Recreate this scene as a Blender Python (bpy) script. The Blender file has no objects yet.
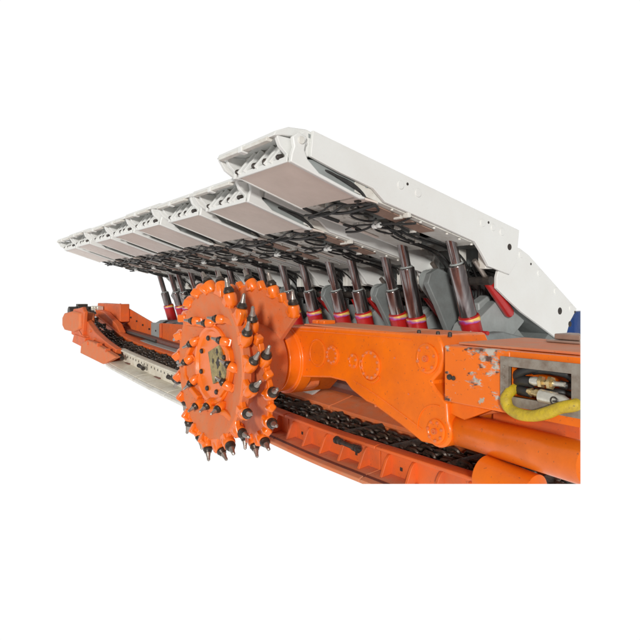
import bpy, bmesh, math, random
from mathutils import Vector, Matrix
random.seed(7)
R = math.radians
scn = bpy.context.scene
col = scn.collection
F, HZ = 578.0, 295.0
TH = R(36); S_, C_ = math.sin(TH), math.cos(TH)

def P(x, y, X=None, Y=None, Z=None):
    """survey helper: where the line of sight through a photo point meets a plane of the machine"""
    a = (x - 320) / F; b = (HZ - y) / F
    d = (S_ * a - C_, C_ * a + S_, b)
    k = X / d[0] if X is not None else (Y / d[1] if Y is not None else Z / d[2])
    return Vector((d[0] * k, d[1] * k, d[2] * k))

# ------------------------------------------------------------------ materials
def new_mat(name):
    m = bpy.data.materials.new(name); m.use_nodes = True
    nt = m.node_tree; b = nt.nodes['Principled BSDF']
    return m, nt, b

def paint(name, base, dirt=None, amount=.35, rough=.4, metal=0.0, scale=3.0, bump=.15, spec=.5, chips=0.0, chipcol=(.35, .33, .31), coat=0.0, speck=0.0):
    m, nt, b = new_mat(name)
    N, L = nt.nodes, nt.links
    tc = N.new('ShaderNodeTexCoord')
    geo = N.new('ShaderNodeNewGeometry')
    pos = geo.outputs['Position']
    n1 = N.new('ShaderNodeTexNoise'); n1.inputs['Scale'].default_value = scale; n1.inputs['Detail'].default_value = 8; n1.inputs['Roughness'].default_value = .65
    L.new(pos, n1.inputs['Vector'])
    r1 = N.new('ShaderNodeValToRGB'); r1.color_ramp.elements[0].position = .38; r1.color_ramp.elements[1].position = .72
    L.new(n1.outputs['Fac'], r1.inputs['Fac'])
    mul = N.new('ShaderNodeMath'); mul.operation = 'MULTIPLY'; mul.inputs[1].default_value = amount
    L.new(r1.outputs['Color'], mul.inputs[0])
    mix = N.new('ShaderNodeMix'); mix.data_type = 'RGBA'
    mix.inputs['A'].default_value = (*base, 1)
    d = dirt or tuple(c * .55 for c in base)
    mix.inputs['B'].default_value = (*d, 1)
    L.new(mul.outputs[0], mix.inputs['Factor'])
    out = mix.outputs['Result']
    if speck > 0:
        n4 = N.new('ShaderNodeTexNoise'); n4.inputs['Scale'].default_value = 38; n4.inputs['Detail'].default_value = 3
        L.new(pos, n4.inputs['Vector'])
        r4 = N.new('ShaderNodeValToRGB'); r4.color_ramp.elements[0].position = .66; r4.color_ramp.elements[1].position = .74
        L.new(n4.outputs['Fac'], r4.inputs['Fac'])
        m4 = N.new('ShaderNodeMath'); m4.operation = 'MULTIPLY'; m4.inputs[1].default_value = speck
        L.new(r4.outputs['Color'], m4.inputs[0])
        x4 = N.new('ShaderNodeMix'); x4.data_type = 'RGBA'; x4.inputs['B'].default_value = (.08, .05, .03, 1)
        L.new(out, x4.inputs['A']); L.new(m4.outputs[0], x4.inputs['Factor']); out = x4.outputs['Result']
    if chips > 0:
        n2 = N.new('ShaderNodeTexNoise'); n2.inputs['Scale'].default_value = 9; n2.inputs['Detail'].default_value = 6; n2.inputs['Roughness'].default_value = .7
        L.new(pos, n2.inputs['Vector'])
        r2 = N.new('ShaderNodeValToRGB'); r2.color_ramp.elements[0].position = .70 - chips; r2.color_ramp.elements[1].position = .72 - chips
        L.new(n2.outputs['Fac'], r2.inputs['Fac'])
        x2 = N.new('ShaderNodeMix'); x2.data_type = 'RGBA'; x2.inputs['B'].default_value = (*chipcol, 1)
        L.new(out, x2.inputs['A']); L.new(r2.outputs['Color'], x2.inputs['Factor']); out = x2.outputs['Result']
    L.new(out, b.inputs['Base Color'])
    b.inputs['Metallic'].default_value = metal
    n3 = N.new('ShaderNodeTexNoise'); n3.inputs['Scale'].default_value = scale * 4; n3.inputs['Detail'].default_value = 5
    L.new(pos, n3.inputs['Vector'])
    mr = N.new('ShaderNodeMapRange'); mr.inputs['To Min'].default_value = max(.05, rough - .12); mr.inputs['To Max'].default_value = min(1, rough + .2)
    L.new(n3.outputs['Fac'], mr.inputs['Value']); L.new(mr.outputs[0], b.inputs['Roughness'])
    if bump > 0:
        bp = N.new('ShaderNodeBump'); bp.inputs['Strength'].default_value = bump; bp.inputs['Distance'].default_value = .01
        L.new(n3.outputs['Fac'], bp.inputs['Height']); L.new(bp.outputs[0], b.inputs['Normal'])
    b.inputs['Specular IOR Level'].default_value = spec
    if coat: b.inputs['Coat Weight'].default_value = coat; b.inputs['Coat Roughness'].default_value = .15
    return m

M = {}
M['orange'] = paint('orange_paint', (.86, .165, .003), (.60, .115, .009), .75, .36, bump=.2, coat=.15, speck=.5, spec=.3)
M['orange_bright'] = paint('orange_gloss', (.84, .165, .005), (.70, .12, .010), .6, .3, bump=.25, coat=.35, speck=.2)
M['orange_dust'] = paint('dusty_orange', (.68, .15, .033), (.54, .215, .105), .8, .65, scale=6, speck=.45, bump=.3)
M['orange_red'] = paint('red_orange', (.72, .125, .018), (.44, .11, .045), .75, .5, scale=4, speck=.4)
M['orange_top'] = paint('dusty_top', (.66, .19, .07), (.52, .27, .16), .9, .7, scale=5, speck=.3)
M['orange_worn'] = paint('worn_orange', (.86, .165, .003), (.66, .125, .010), .5, .4, chips=.06, chipcol=(.42, .36, .28), speck=.5, bump=.25)
M['white'] = paint('white_paint', (.74, .745, .72), (.66, .64, .60), .4, .45, scale=2, bump=.06, speck=.08)
M['white_dirty'] = paint('dirty_white', (.72, .71, .66), (.46, .41, .34), .6, .5, scale=5, bump=.1, speck=.3)
M['grey_dirty'] = paint('dirty_grey', (.36, .37, .35), (.18, .17, .15), .7, .6, scale=5, bump=.1, speck=.4)
M['cream'] = paint('cream_white', (.70, .66, .56), (.42, .33, .22), .55, .55, scale=6, bump=.15, speck=.5)
M['panel'] = paint('shaded_white_panel', (.76, .655, .58), (.64, .55, .48), .6, .42, scale=2.5, bump=.04)  # white plate with its warm shade put into the colour
M['brown'] = paint('brown_plate', (.34, .22, .165), (.20, .12, .09), .6, .5, scale=5)
M['grey'] = paint('shaded_grey_paint', (.20, .22, .215), (.10, .10, .095), .6, .45, scale=4, bump=.1, speck=.2)  # grey darkened to hold the shadow inside and behind the supports
M['grey_light'] = paint('light_grey_paint', (.32, .345, .335), (.20, .20, .19), .5, .45, scale=4, bump=.1, speck=.2)
M['red'] = paint('red_paint', (.44, .010, .009), (.25, .01, .008), .5, .3, coat=.3, bump=.05)
M['hose'] = paint('black_hose', (.018, .018, .018), (.05, .045, .04), .6, .45, scale=15)
M['dark'] = paint('dark_steel', (.035, .03, .028), (.10, .075, .055), .6, .45, metal=.3, scale=12, bump=.3)
M['chain'] = paint('oily_chain', (.035, .030, .026), (.16, .10, .06), .55, .38, metal=.5, scale=14, bump=.35)
M['maroon'] = paint('maroon_rail', (.16, .05, .035), (.09, .05, .04), .7, .5, scale=6)
M['steel'] = paint('pick_steel', (.42, .37, .33), (.20, .15, .11), .6, .32, metal=.8, scale=20, bump=.2)
M['cap'] = paint('pick_collar', (.045, .035, .030), (.13, .09, .06), .5, .3, metal=.6, scale=25, bump=.2)
M['frame_steel'] = paint('worn_frame', (.34, .30, .25), (.16, .10, .065), .9, .45, metal=.3, scale=10, bump=.3)
M['brass'] = paint('brass', (.72, .55, .28), (.4, .3, .15), .4, .25, metal=.8, scale=20)
M['zinc'] = paint('zinc_fitting', (.74, .71, .62), (.45, .42, .35), .5, .3, metal=.6, scale=20)
M['yellow'] = paint('yellow_sleeve', (.60, .43, .015), (.30, .20, .03), .8, .55, scale=14, bump=.5, speck=.6)
M['plate'] = paint('greasy_plate', (.38, .30, .12), (.06, .05, .03), 1.0, .5, scale=11, bump=.2, speck=.7)
M['blue'] = paint('blue_paint', (.012, .05, .20), (.01, .03, .1), .4, .5)

def scrape(mname, spots):
    # bare scraped patches of the paint round a few places on the plate
    nt = M[mname].node_tree; N, L = nt.nodes, nt.links; b = N['Principled BSDF']
    src = b.inputs['Base Color'].links[0].from_socket
    geo = N.new('ShaderNodeNewGeometry'); acc = None
    for p, r in spots:
        d = N.new('ShaderNodeVectorMath'); d.operation = 'DISTANCE'; d.inputs[1].default_value = p; L.new(geo.outputs['Position'], d.inputs[0])
        m = N.new('ShaderNodeMapRange'); m.inputs['From Max'].default_value = r; m.inputs['To Min'].default_value = .22; m.inputs['To Max'].default_value = 0
        L.new(d.outputs['Value'], m.inputs['Value'])
        if acc is None: acc = m.outputs[0]
        else:
            a = N.new('ShaderNodeMath'); a.operation = 'MAXIMUM'; L.new(acc, a.inputs[0]); L.new(m.outputs[0], a.inputs[1]); acc = a.outputs[0]
    n = N.new('ShaderNodeTexNoise'); n.inputs['Scale'].default_value = 11; n.inputs['Detail'].default_value = 9; n.inputs['Roughness'].default_value = .75
    mp = N.new('ShaderNodeMapping'); mp.inputs['Scale'].default_value = (.9, 1, 2.6); L.new(geo.outputs['Position'], mp.inputs['Vector']); L.new(mp.outputs[0], n.inputs['Vector'])
    s = N.new('ShaderNodeMath'); s.operation = 'ADD'; L.new(acc, s.inputs[0]); L.new(n.outputs['Fac'], s.inputs[1])
    r = N.new('ShaderNodeValToRGB'); r.color_ramp.elements[0].position = .64; r.color_ramp.elements[1].position = .70; L.new(s.outputs[0], r.inputs['Fac'])
    c = N.new('ShaderNodeValToRGB'); c.color_ramp.elements[0].color = (.10, .045, .03, 1); c.color_ramp.elements[1].color = (.50, .45, .38, 1)
    c.color_ramp.elements[0].position = .42; c.color_ramp.elements[1].position = .58
    n2 = N.new('ShaderNodeTexNoise'); n2.inputs['Scale'].default_value = 16; L.new(geo.outputs['Position'], n2.inputs['Vector']); L.new(n2.outputs['Fac'], c.inputs['Fac'])
    x = N.new('ShaderNodeMix'); x.data_type = 'RGBA'; L.new(src, x.inputs['A']); L.new(c.outputs['Color'], x.inputs['B']); L.new(r.outputs['Color'], x.inputs['Factor'])
    L.new(x.outputs['Result'], b.inputs['Base Color'])
scrape('orange_worn', [(tuple(P(487, 354, Y=3.2)), .24), (tuple(P(474, 379, Y=3.2)), .11), (tuple(P(478, 350, Y=3.2)), .16), (tuple(P(494, 366, Y=3.2)), .16), (tuple(P(447, 399, Y=3.2)), .06), (tuple(P(447, 346, Y=3.2)), .07), (tuple(P(447, 372, Y=3.2)), .04), (tuple(P(497, 398, Y=3.2)), .10), (tuple(P(470, 349, Y=3.2)), .10)])

def mat_chrome():
    m, nt, b = new_mat('polished_leg_steel'); N, L = nt.nodes, nt.links
    geo = N.new('ShaderNodeNewGeometry')
    n = N.new('ShaderNodeTexNoise'); n.inputs['Scale'].default_value = 7; n.inputs['Detail'].default_value = 5
    mp = N.new('ShaderNodeMapping'); mp.inputs['Scale'].default_value = (2, 2, .2)
    L.new(geo.outputs['Position'], mp.inputs['Vector']); L.new(mp.outputs[0], n.inputs['Vector'])
    r = N.new('ShaderNodeValToRGB'); r.color_ramp.elements[0].color = (.17, .13, .13, 1); r.color_ramp.elements[1].color = (.44, .41, .40, 1)
    r.color_ramp.elements[0].position = .3; r.color_ramp.elements[1].position = .7
    L.new(n.outputs['Fac'], r.inputs['Fac']); L.new(r.outputs['Color'], b.inputs['Base Color'])
    b.inputs['Metallic'].default_value = .95; b.inputs['Roughness'].default_value = .17
    return m
M['chrome'] = mat_chrome()

def mat_band():
    # iridescent wrapping round the collar: bands of colour across its height
    m, nt, b = new_mat('iridescent_band'); N, L = nt.nodes, nt.links
    tc = N.new('ShaderNodeTexCoord'); sp = N.new('ShaderNodeSeparateXYZ')
    L.new(tc.outputs['Generated'], sp.inputs[0])
    n = N.new('ShaderNodeTexNoise'); n.inputs['Scale'].default_value = 2.5
    L.new(tc.outputs['Generated'], n.inputs['Vector'])
    a = N.new('ShaderNodeMath'); a.operation = 'MULTIPLY_ADD'; a.inputs[1].default_value = .5; L.new(n.outputs['Fac'], a.inputs[0]); L.new(sp.outputs['Z'], a.inputs[2])
    s = N.new('ShaderNodeMath'); s.operation = 'SUBTRACT'; s.inputs[1].default_value = .25; L.new(a.outputs[0], s.inputs[0])
    r = N.new('ShaderNodeValToRGB'); e = r.color_ramp.elements
    e[0].position = 0; e[0].color = (.6, .02, .02, 1); e[1].position = 1; e[1].color = (.7, .05, .02, 1)
    for p, c in ((.20, (.5, .02, .10)), (.32, (.35, .12, .45)), (.42, (.8, .35, .2)), (.54, (.9, .72, .18)), (.68, (.9, .38, .02)), (.82, (.8, .10, .02))):
        q = e.new(p); q.color = (*c, 1)
    L.new(s.outputs[0], r.inputs['Fac']); L.new(r.outputs['Color'], b.inputs['Base Color'])
    b.inputs['Roughness'].default_value = .25; b.inputs['Metallic'].default_value = .2
    return m
M['band'] = mat_band()

# ------------------------------------------------------------------ mesh builder
EACH = {'rib', 'slot', 'bolt', 'plug', 'pin_hole', 'hose', 'hose_clamp', 'cross_rib', 'tip_pin', 'cover_bolt', 'hub_bolt', 'lifting_bolt', 'frame_bolt', 'grease_mark', 'grease_nipple', 'chain_guide', 'rim_lug', 'chain_link', 'leg_head_bolt'}
class MB:
    def __init__(self): self.bm = bmesh.new()
    def verts(self, pts): return [self.bm.verts.new(p) for p in pts]
    def face(self, vs):
        try: return self.bm.faces.new(vs)
        except ValueError: return None
    def box(self, x0, x1, y0, y1, z0, z1):
        v = self.verts([(x, y, z) for z in (z0, z1) for x, y in ((x0, y0), (x1, y0), (x1, y1), (x0, y1))])
        for f in ((3, 2, 1, 0), (4, 5, 6, 7), (0, 1, 5, 4), (1, 2, 6, 5), (2, 3, 7, 6), (3, 0, 4, 7)): self.face([v[i] for i in f])
        return self
    def prism(self, poly, axis, a, b, fn=None):
        """poly: 2D points; axis 'X': (y,z) extruded in x, 'Y': (x,z) extruded in y, 'Z': (x,y)"""
        def p3(p, t):
            if axis == 'X': return (t, p[0], p[1])
            if axis == 'Y': return (p[0], t, p[1])
            return (p[0], p[1], t)
        A = self.verts([p3(p, a) for p in poly]); B = self.verts([p3(p, b) for p in poly]); n = len(poly)
        self.face(A); self.face(B[::-1])
        for i in range(n): self.face([A[i], B[i], B[(i + 1) % n], A[(i + 1) % n]])
        return self
    def lathe(self, p0, p1, prof, n=20, closed=True):
        """prof: list (t along axis in metres, radius)"""
        p0 = Vector(p0); p1 = Vector(p1); ax = (p1 - p0).normalized()
        u = ax.orthogonal().normalized(); w = ax.cross(u); rings = []
        for t, r in prof:
            c = p0 + ax * t
            rings.append(self.verts([c + (u * math.cos(2 * math.pi * i / n) + w * math.sin(2 * math.pi * i / n)) * max(r, 1e-4) for i in range(n)]))
        for a, b in zip(rings, rings[1:]):
            for i in range(n): self.face([a[i], a[(i + 1) % n], b[(i + 1) % n], b[i]])
        if closed: self.face(rings[0][::-1]); self.face(rings[-1])
        return self
    def cyl(self, p0, p1, r, n=20, r2=None):
        L = (Vector(p1) - Vector(p0)).length
        return self.lathe(p0, p1, [(0, r), (L, r if r2 is None else r2)], n)
    def tube(self, pts, r, n=8, smooth=6, closed=False):
        pts = [Vector(p) for p in pts]
        if smooth > 1:
            out = []; m = len(pts)
            rng = range(m if closed else m - 1)
            for i in rng:
                g = (lambda k: pts[k % m]) if closed else (lambda k: pts[min(max(k, 0), m - 1)])
                a, b, c, d = g(i - 1), g(i), g(i + 1), g(i + 2)
                for k in range(smooth):
                    t = k / smooth
                    out.append(.5 * ((2 * b) + (c - a) * t + (2 * a - 5 * b + 4 * c - d) * t * t + (3 * b - a - 3 * c + d) * t ** 3))
            if not closed: out.append(pts[-1])
            pts = out
        rings = []; m = len(pts); u = None
        for i, p in enumerate(pts):
            if closed: d = pts[(i + 1) % m] - pts[i - 1]
            else: d = pts[min(i + 1, m - 1)] - pts[max(i - 1, 0)]
            d.normalize()
            u = d.orthogonal().normalized() if u is None else (u - d * u.dot(d)).normalized()
            w = d.cross(u); rr = r(i / (m - 1)) if callable(r) else r
            rings.append(self.verts([p + (u * math.cos(2 * math.pi * k / n) + w * math.sin(2 * math.pi * k / n)) * rr for k in range(n)]))
        prs = list(zip(rings, rings[1:])) + ([(rings[-1], rings[0])] if closed else [])
        for a, b in prs:
            for k in range(n): self.face([a[k], a[(k + 1) % n], b[(k + 1) % n], b[k]])
        if not closed: self.face(rings[0][::-1]); self.face(rings[-1])
        return self
    def sweepf(self, Xs, fs):
        rings = [self.verts([(X, y, z) for y, z in fs(X)]) for X in Xs]; n = len(rings[0])
        for a, b in zip(rings, rings[1:]):
            for k in range(n): self.face([a[k], a[(k + 1) % n], b[(k + 1) % n], b[k]])
        self.face(rings[0][::-1]); self.face(rings[-1])
        return self
    def sweep(self, sec, Xs, fz):
        """closed section of (Y, dz) swept along X with height fz(X)"""
        rings = [self.verts([(X, y, fz(X) + dz) for y, dz in sec]) for X in Xs]; n = len(sec)
        for a, b in zip(rings, rings[1:]):
            for k in range(n): self.face([a[k], a[(k + 1) % n], b[(k + 1) % n], b[k]])
        self.face(rings[0][::-1]); self.face(rings[-1])
        return self
    def obox(self, p0, p1, wx, h, t0=0, t1=0):
        """box beam from p0 to p1, width wx along X (centred), height h across"""
        p0 = Vector(p0); p1 = Vector(p1); d = (p1 - p0).normalized(); x = Vector((1, 0, 0)); x = (x - d * x.dot(d)).normalized(); w = d.cross(x)
        v = self.verts([c + x * sx * wx / 2 + w * sw * h / 2 for c in (p0, p1) for sx, sw in ((-1, -1), (1, -1), (1, 1), (-1, 1))])
        for f in ((3, 2, 1, 0), (4, 5, 6, 7), (0, 1, 5, 4), (1, 2, 6, 5), (2, 3, 7, 6), (3, 0, 4, 7)): self.face([v[i] for i in f])
        return self
    def cut(self, co, no):
        g = self.bm.verts[:] + self.bm.edges[:] + self.bm.faces[:]
        r = bmesh.ops.bisect_plane(self.bm, geom=g, plane_co=co, plane_no=no, clear_outer=True, dist=1e-5)
        es = [e for e in r['geom_cut'] if isinstance(e, bmesh.types.BMEdge) and e.is_valid and len(e.link_faces) == 1]
        if es: bmesh.ops.holes_fill(self.bm, edges=es, sides=0)
        return self
    def islands(self):
        seen = set(); out = []
        self.bm.verts.ensure_lookup_table()
        for v in self.bm.verts:
            if v in seen: continue
            st = [v]; comp = []; seen.add(v)
            while st:
                q = st.pop(); comp.append(q)
                for e in q.link_edges:
                    o = e.other_vert(q)
                    if o not in seen: seen.add(o); st.append(o)
            m = MB(); mp = {q: m.bm.verts.new(q.co) for q in comp}; cs = set(comp)
            for f in {f for q in comp for f in q.link_faces}: m.bm.faces.new([mp[q] for q in f.verts])
            out.append(m)
        return out
    def build(self, name, mat, parent=None, off=(0, 0, 0), bevel=0.0, smooth=True, label=None):
        if name in EACH and parent is not None:
            isl = self.islands()
            if len(isl) > 1:
                r = [m.build(name, mat, parent, off, bevel, smooth, label) for m in isl]
                return r[0]
        bmesh.ops.recalc_face_normals(self.bm, faces=self.bm.faces[:])
        me = bpy.data.meshes.new(name)
        o = Vector(off)
        for v in self.bm.verts: v.co -= o
        self.bm.to_mesh(me); self.bm.free()
        if smooth:
            for p in me.polygons: p.use_smooth = True
            me.set_sharp_from_angle(angle=R(38))
        me.materials.append(M[mat] if isinstance(mat, str) else mat)
        ob = bpy.data.objects.new(name, me); col.objects.link(ob)
        if parent is not None: ob.parent = parent
        if bevel > 0:
            md = ob.modifiers.new('bevel', 'BEVEL'); md.width = bevel; md.segments = 2; md.limit_method = 'ANGLE'; md.angle_limit = R(40); md.harden_normals = False
        if label: ob['label'] = label
        return ob

def thing(name, label, cat, loc=(0, 0, 0), group=None):
    o = bpy.data.objects.new(name, None); col.objects.link(o); o.location = loc; o.empty_display_size = .2
    o['label'] = label; o['category'] = cat
    if group: o['group'] = group
    return o
def copy_tree(o, parent=None):
    c = o.copy(); col.objects.link(c); c.parent = parent
    for ch in list(o.children): copy_tree(ch, c)
    return c
def circ(cx, cy, r, n=24, a0=0, a1=2 * math.pi):
    full = abs(a1 - a0 - 2 * math.pi) < 1e-6
    return [(cx + r * math.cos(a0 + (a1 - a0) * i / (n if full else n - 1)), cy + r * math.sin(a0 + (a1 - a0) * i / (n if full else n - 1))) for i in range(n)]

# the machines stop short on the right and in front: planes where they are sectioned
RIGHT = Vector((S_, C_, 0)); FWD = Vector((-C_, S_, 0))
NR = (RIGHT - FWD * ((580.5 - 320) / F)).normalized()
NB = -(Vector((0, 0, 1)) + FWD * ((484 - HZ) / F)).normalized()
def cutR(mb): return mb.cut((0, 0, 0), NR)
def cutB(mb): return mb.cut((0, 0, 0), NB)

# ================================================================== roof supports
def make_support(rod=.5, legs=(((-.34, 6.02, .88), (-.36, 6.55, -.55)), ((-1.25, 6.0, .88), (-1.27, 6.40, -.55))), tc=1.26):
    base = (-.7, 6.3, -1.6)
    root = thing('roof_support', 'x', 'roof support', (0, 0, 0), 'hydraulic roof supports in a row')
    B = lambda mb, name, mat, parent=root, bevel=.006: mb.build(name, mat, parent, off=base, bevel=bevel)
    top = lambda y: 1.74 - (y - 3.53) * (1.74 - .92) / (7.12 - 3.53)
    side = [(3.53, 1.74), (7.12, .92), (7.05, .45), (6.9, .29), (6.44, .39), (6.30, .56), (6.15, .71), (5.48, .87), (4.55, 1.08), (4.37, 1.22), (3.89, 1.34), (3.5, 1.46)]
    for x0, x1 in ((-.045, 0), (-1.42, -1.375)):
        B(MB().prism(side, 'X', x0, x1), 'side_plate', 'white')
    # plugs and holes of the outer plate
    mb = MB(); hb = MB()
    for px, py, r in ((400.5, 185, .05), (418, 193, .05), (482.5, 223, .05), (493, 227.5, .045), (502, 232, .05)):
        p = P(px, py, X=-4.98); mb.cyl((-.01, p.y, p.z), (.012, p.y, p.z), r, 20)
    B(mb, 'plug', 'white', bevel=.004)
    for px, py, r in ((407.5, 184, .018), (488.5, 222.5, .018), (509.5, 247, .045)):
        p = P(px, py, X=-4.98); hb.lathe((-.01, p.y, p.z), (.01, p.y, p.z), [(0, r), (.0125, r), (.0125, r * .5)], 20)
    B(hb, 'pin_hole', 'dark', bevel=0)
    # roof slab
    mb = MB().prism([(3.5, top(3.5) - .03), (7.05, top(7.05) - .03), (7.05, top(7.05) - .08), (3.5, top(3.5) - .08)], 'X', -1.37, -.05)
    for k in range(5):
        y = 4.3 + k * .6
        mb.box(-1.37, -.05, y, y + .04, top(y) - .34, top(y) - .085)
    B(mb, 'roof_slab', 'grey_light')
    B(MB().box(-1.37, -.05, 6.92, 6.97, .42, .86), 'rear_web', 'grey')
    # longitudinal box beams under the roof, brown plates beneath them
    low = lambda y: 1.15 - (y - 4.2) * .235
    for x0, x1 in ((-.46, -.06), (-1.34, -.96)):
        B(MB().prism([(4.15, low(4.15) + .10), (4.15, low(4.15)), (6.25, low(6.25) + .01), (6.4, low(6.4) + .10), (6.4, top(6.4) - .09), (4.15, top(4.15) - .09)], 'X', x0, x1), 'beam', 'white_dirty')
        mb = MB().prism([(4.2, low(4.2) - .002), (4.2, low(4.2) - .018), (5.55, low(5.55) - .016), (5.55, low(5.55) - .002)], 'X', x0 + .05, x0 + (.30 if x1 > -.5 else .12))
        B(mb, 'wear_plate', 'brown' if x1 > -.5 else 'panel', bevel=.003)
    mb = MB()
    for k in range(9):
        y = 4.25 + k * .24
        mb.cyl((-.075, y, low(y) - .0), (-.075, y, low(y) - .022), .017, 8)
        mb.cyl((-.96 - .03, y, low(y)), (-.96 - .03, y, low(y) - .022), .017, 8)
    B(mb, 'bolt', 'white_dirty', bevel=0)
    B(MB().prism([(4.3, low(4.3) + .2), (6.5, low(6.5) + .2), (6.5, low(6.5) + .23), (4.3, low(4.3) + .23)], 'X', -.95, -.47), 'roof_web', 'grey')
    mb = MB()
    for y in (4.45, 5.0, 5.55, 6.1):
        mb.box(-.955, -.465, y, y + .05, low(y) + .02, low(y) + .199)
    B(mb, 'cross_rib', 'grey_light')
    # ribbed relay bar between the beams
    mb = MB().cyl((-.86, 4.35, low(4.35) + .03), (-.86, 6.0, low(6.0) + .03), .045, 12)
    for k in range(8):
        y = 4.45 + k * .2; mb.box(-.93, -.79, y, y + .05, low(y) - .03, low(y) + .08)
    B(mb, 'side_ram', 'white_dirty', bevel=.004)
    # hinged front panel
    pz = lambda y: 1.385 - (y - 3.27) * (.28 / .88)
    B(MB().prism([(3.27, pz(3.27)), (4.15, pz(4.15)), (4.15, pz(4.15) + .02), (3.27, pz(3.27) + .02)], 'X', -1.12, -.075), 'front_panel', 'panel', bevel=.004)
    mb = MB().prism([(3.25, pz(3.25) + .022), (4.17, pz(4.17) + .022), (4.3, 1.3), (3.6, 1.45), (3.27, 1.43)], 'X', -1.13, -.07)
    B(mb, 'panel_box', 'grey_light')  # grey puts the dark of the gap beside the flange into its colour
    # pale flange along the near edge, curving up to the tip
    fl = [(3.255, pz(3.255) - .012), (4.18, pz(4.18) - .012), (4.26, pz(4.26) + .015), (4.26, pz(4.26) + .04), (4.1, pz(4.1) + .028), (3.62, pz(3.62) + .030), (3.47, 1.43), (3.43, 1.52), (3.46, 1.66), (3.36, 1.70), (3.28, 1.64), (3.30, 1.54), (3.27, 1.46)]
    B(MB().prism(fl, 'X', -.072, -.012), 'flange', 'white', bevel=.012)
    B(MB().cyl((-.08, 3.385, 1.615), (.004, 3.385, 1.615), .04, 20), 'hinge_pin', 'white_dirty', bevel=.005)
    B(MB().prism([(3.245, pz(3.245) - .008), (3.262, pz(3.262) - .010), (3.262, pz(3.262) + .05), (3.245, pz(3.245) + .05)], 'X', -1.14, -.073), 'front_lip', 'white')
    B(MB().prism([(3.255, pz(3.255) - .010), (4.16, pz(4.16) - .01), (4.16, pz(4.16) + .05), (3.255, pz(3.255) + .06)], 'X', -1.155, -1.122), 'flange', 'white')
    # recessed sliding side flap on the far side
    B(MB().prism([(3.40, 1.56), (4.3, 1.36), (6.3, .90), (6.3, .94), (4.3, 1.42), (3.40, 1.60)], 'X', -1.372, -1.16), 'side_flap', 'grey')  # greyed so the shaded gap line is in the colour
    B(MB().prism([(3.40, 1.44), (4.3, 1.20), (4.3, 1.235), (3.40, 1.475)], 'X', -1.372, -1.31), 'side_flap', 'white_dirty')
    mb = MB().prism([(4.20, 1.10), (4.48, 1.06), (4.48, 1.085), (4.20, 1.125)], 'X', -.40, -.05)
    B(mb, 'bracket_plate', 'panel', bevel=.003)
    for sy in (4.25, 4.36): B(MB().box(-.20, -.12, sy, sy + .045, 1.07 - (sy - 4.25) * .145, 1.096 - (sy - 4.25) * .145), 'slot', 'dark', bevel=0)
    # tip: head plate, brackets, tubes
    tip = MB().prism([(3.09, 1.635), (3.12, 1.69), (3.28, 1.755), (3.50, 1.765), (3.56, 1.72), (3.56, 1.67), (3.2, 1.655)], 'X', -1.40, -.085)
    B(tip, 'tip_plate', 'white', bevel=.012)
    mb = MB().prism([(3.075, 1.605), (3.075, 1.64), (3.13, 1.67), (3.165, 1.63), (3.14, 1.60)], 'X', -1.32, -.20)
    B(mb, 'tip_bar', 'white_dirty', bevel=.006)
    B(MB().prism([(3.06, 1.59), (3.06, 1.655), (3.15, 1.705), (3.2, 1.63), (3.14, 1.575)], 'X', -.80, -.72), 'tip_bar', 'white', bevel=.006)
    for x0, x1 in ((-.16, -.10), (-1.30, -1.24)):
        if x1 > -.5 or x1 < -1:
            pl = [(3.14, 1.65), (3.18, 1.55), (3.27, 1.47), (3.26, pz(3.26) + .01), (3.46, pz(3.4) + .05), (3.5, 1.63)]
        else:
            pl = [(3.36, 1.63), (3.40, 1.47), (3.5, 1.43), (3.5, 1.63)]
        B(MB().prism(pl, 'X', x0, x1), 'tip_bracket', 'white')
    B(MB().prism([(3.10, 1.62), (3.18, 1.50), (3.3, 1.43), (3.5, 1.46), (3.5, 1.58)], 'X', -1.385, -1.33), 'tip_bracket', 'white')
    B(MB().box(-1.24, -.16, 3.40, 3.44, 1.42, 1.66), 'tip_back', 'white_dirty')
    for x in (-.30, -.42, -.62, -.88, -1.02):
        mb = MB().obox((x + .10, 3.37, 1.655), (x - .09, 3.24, 1.43), .045, .055)
        B(mb, 'tip_rib', 'white', bevel=.006)
    mb = MB()
    for x, r in ((-.24, .03), (-.52, .04), (-.76, .035), (-1.16, .03)): mb.lathe((x, 3.22, 1.455), (x + .01, 3.30, 1.475), [(0, r * .6), (.02, r), (.07, r)], 14)
    B(mb, 'tip_pin', 'dark', bevel=0)
    mb = MB().prism([(3.36, 1.66), (3.48, 1.755), (3.56, 1.73), (3.56, 1.48), (3.47, 1.46), (3.42, 1.55)], 'X', -.2, -.052)
    mb.cyl((-.205, 3.44, 1.6), (-.03, 3.44, 1.6), .035, 16)
    B(mb, 'hinge_block', 'white', bevel=.01)
    # legs
    for t0, t1 in legs:
        t0 = Vector(t0); t1 = Vector(t1); ax = (t1 - t0).normalized(); L = (t1 - t0).length
        lg = B(MB().lathe(t0, t1, [(0, .02), (.02, .072), (rod + .02, .072)], 32), 'leg', 'chrome', bevel=0)
        B(MB().lathe(t0, t1, [(rod - .015, .10), (rod, .117), (tc, .119), (tc + .03, .119)], 36), 'sleeve', 'chrome', lg, bevel=.004)
        B(MB().lathe(t0, t1, [(tc - .02, .125), (tc - .015, .143), (L + .12, .148)], 36), 'collar', 'red', lg, bevel=.004)
        B(MB().lathe(t0, t1, [(tc + .005, .1445), (tc + .008, .151), (tc + .075, .151), (tc + .08, .1445)], 36), 'collar_band', 'band', lg, bevel=0)
        B(MB().lathe(t0, t1, [(rod - .035, .0), (rod - .034, .085), (rod - .016, .098)], 28), 'wiper', 'grey_light', lg, bevel=0)
        mb = MB(); mb.lathe(t0 - ax * .03, t1, [(0, .11), (.06, .11), (.09, .09)], 20)
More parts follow.
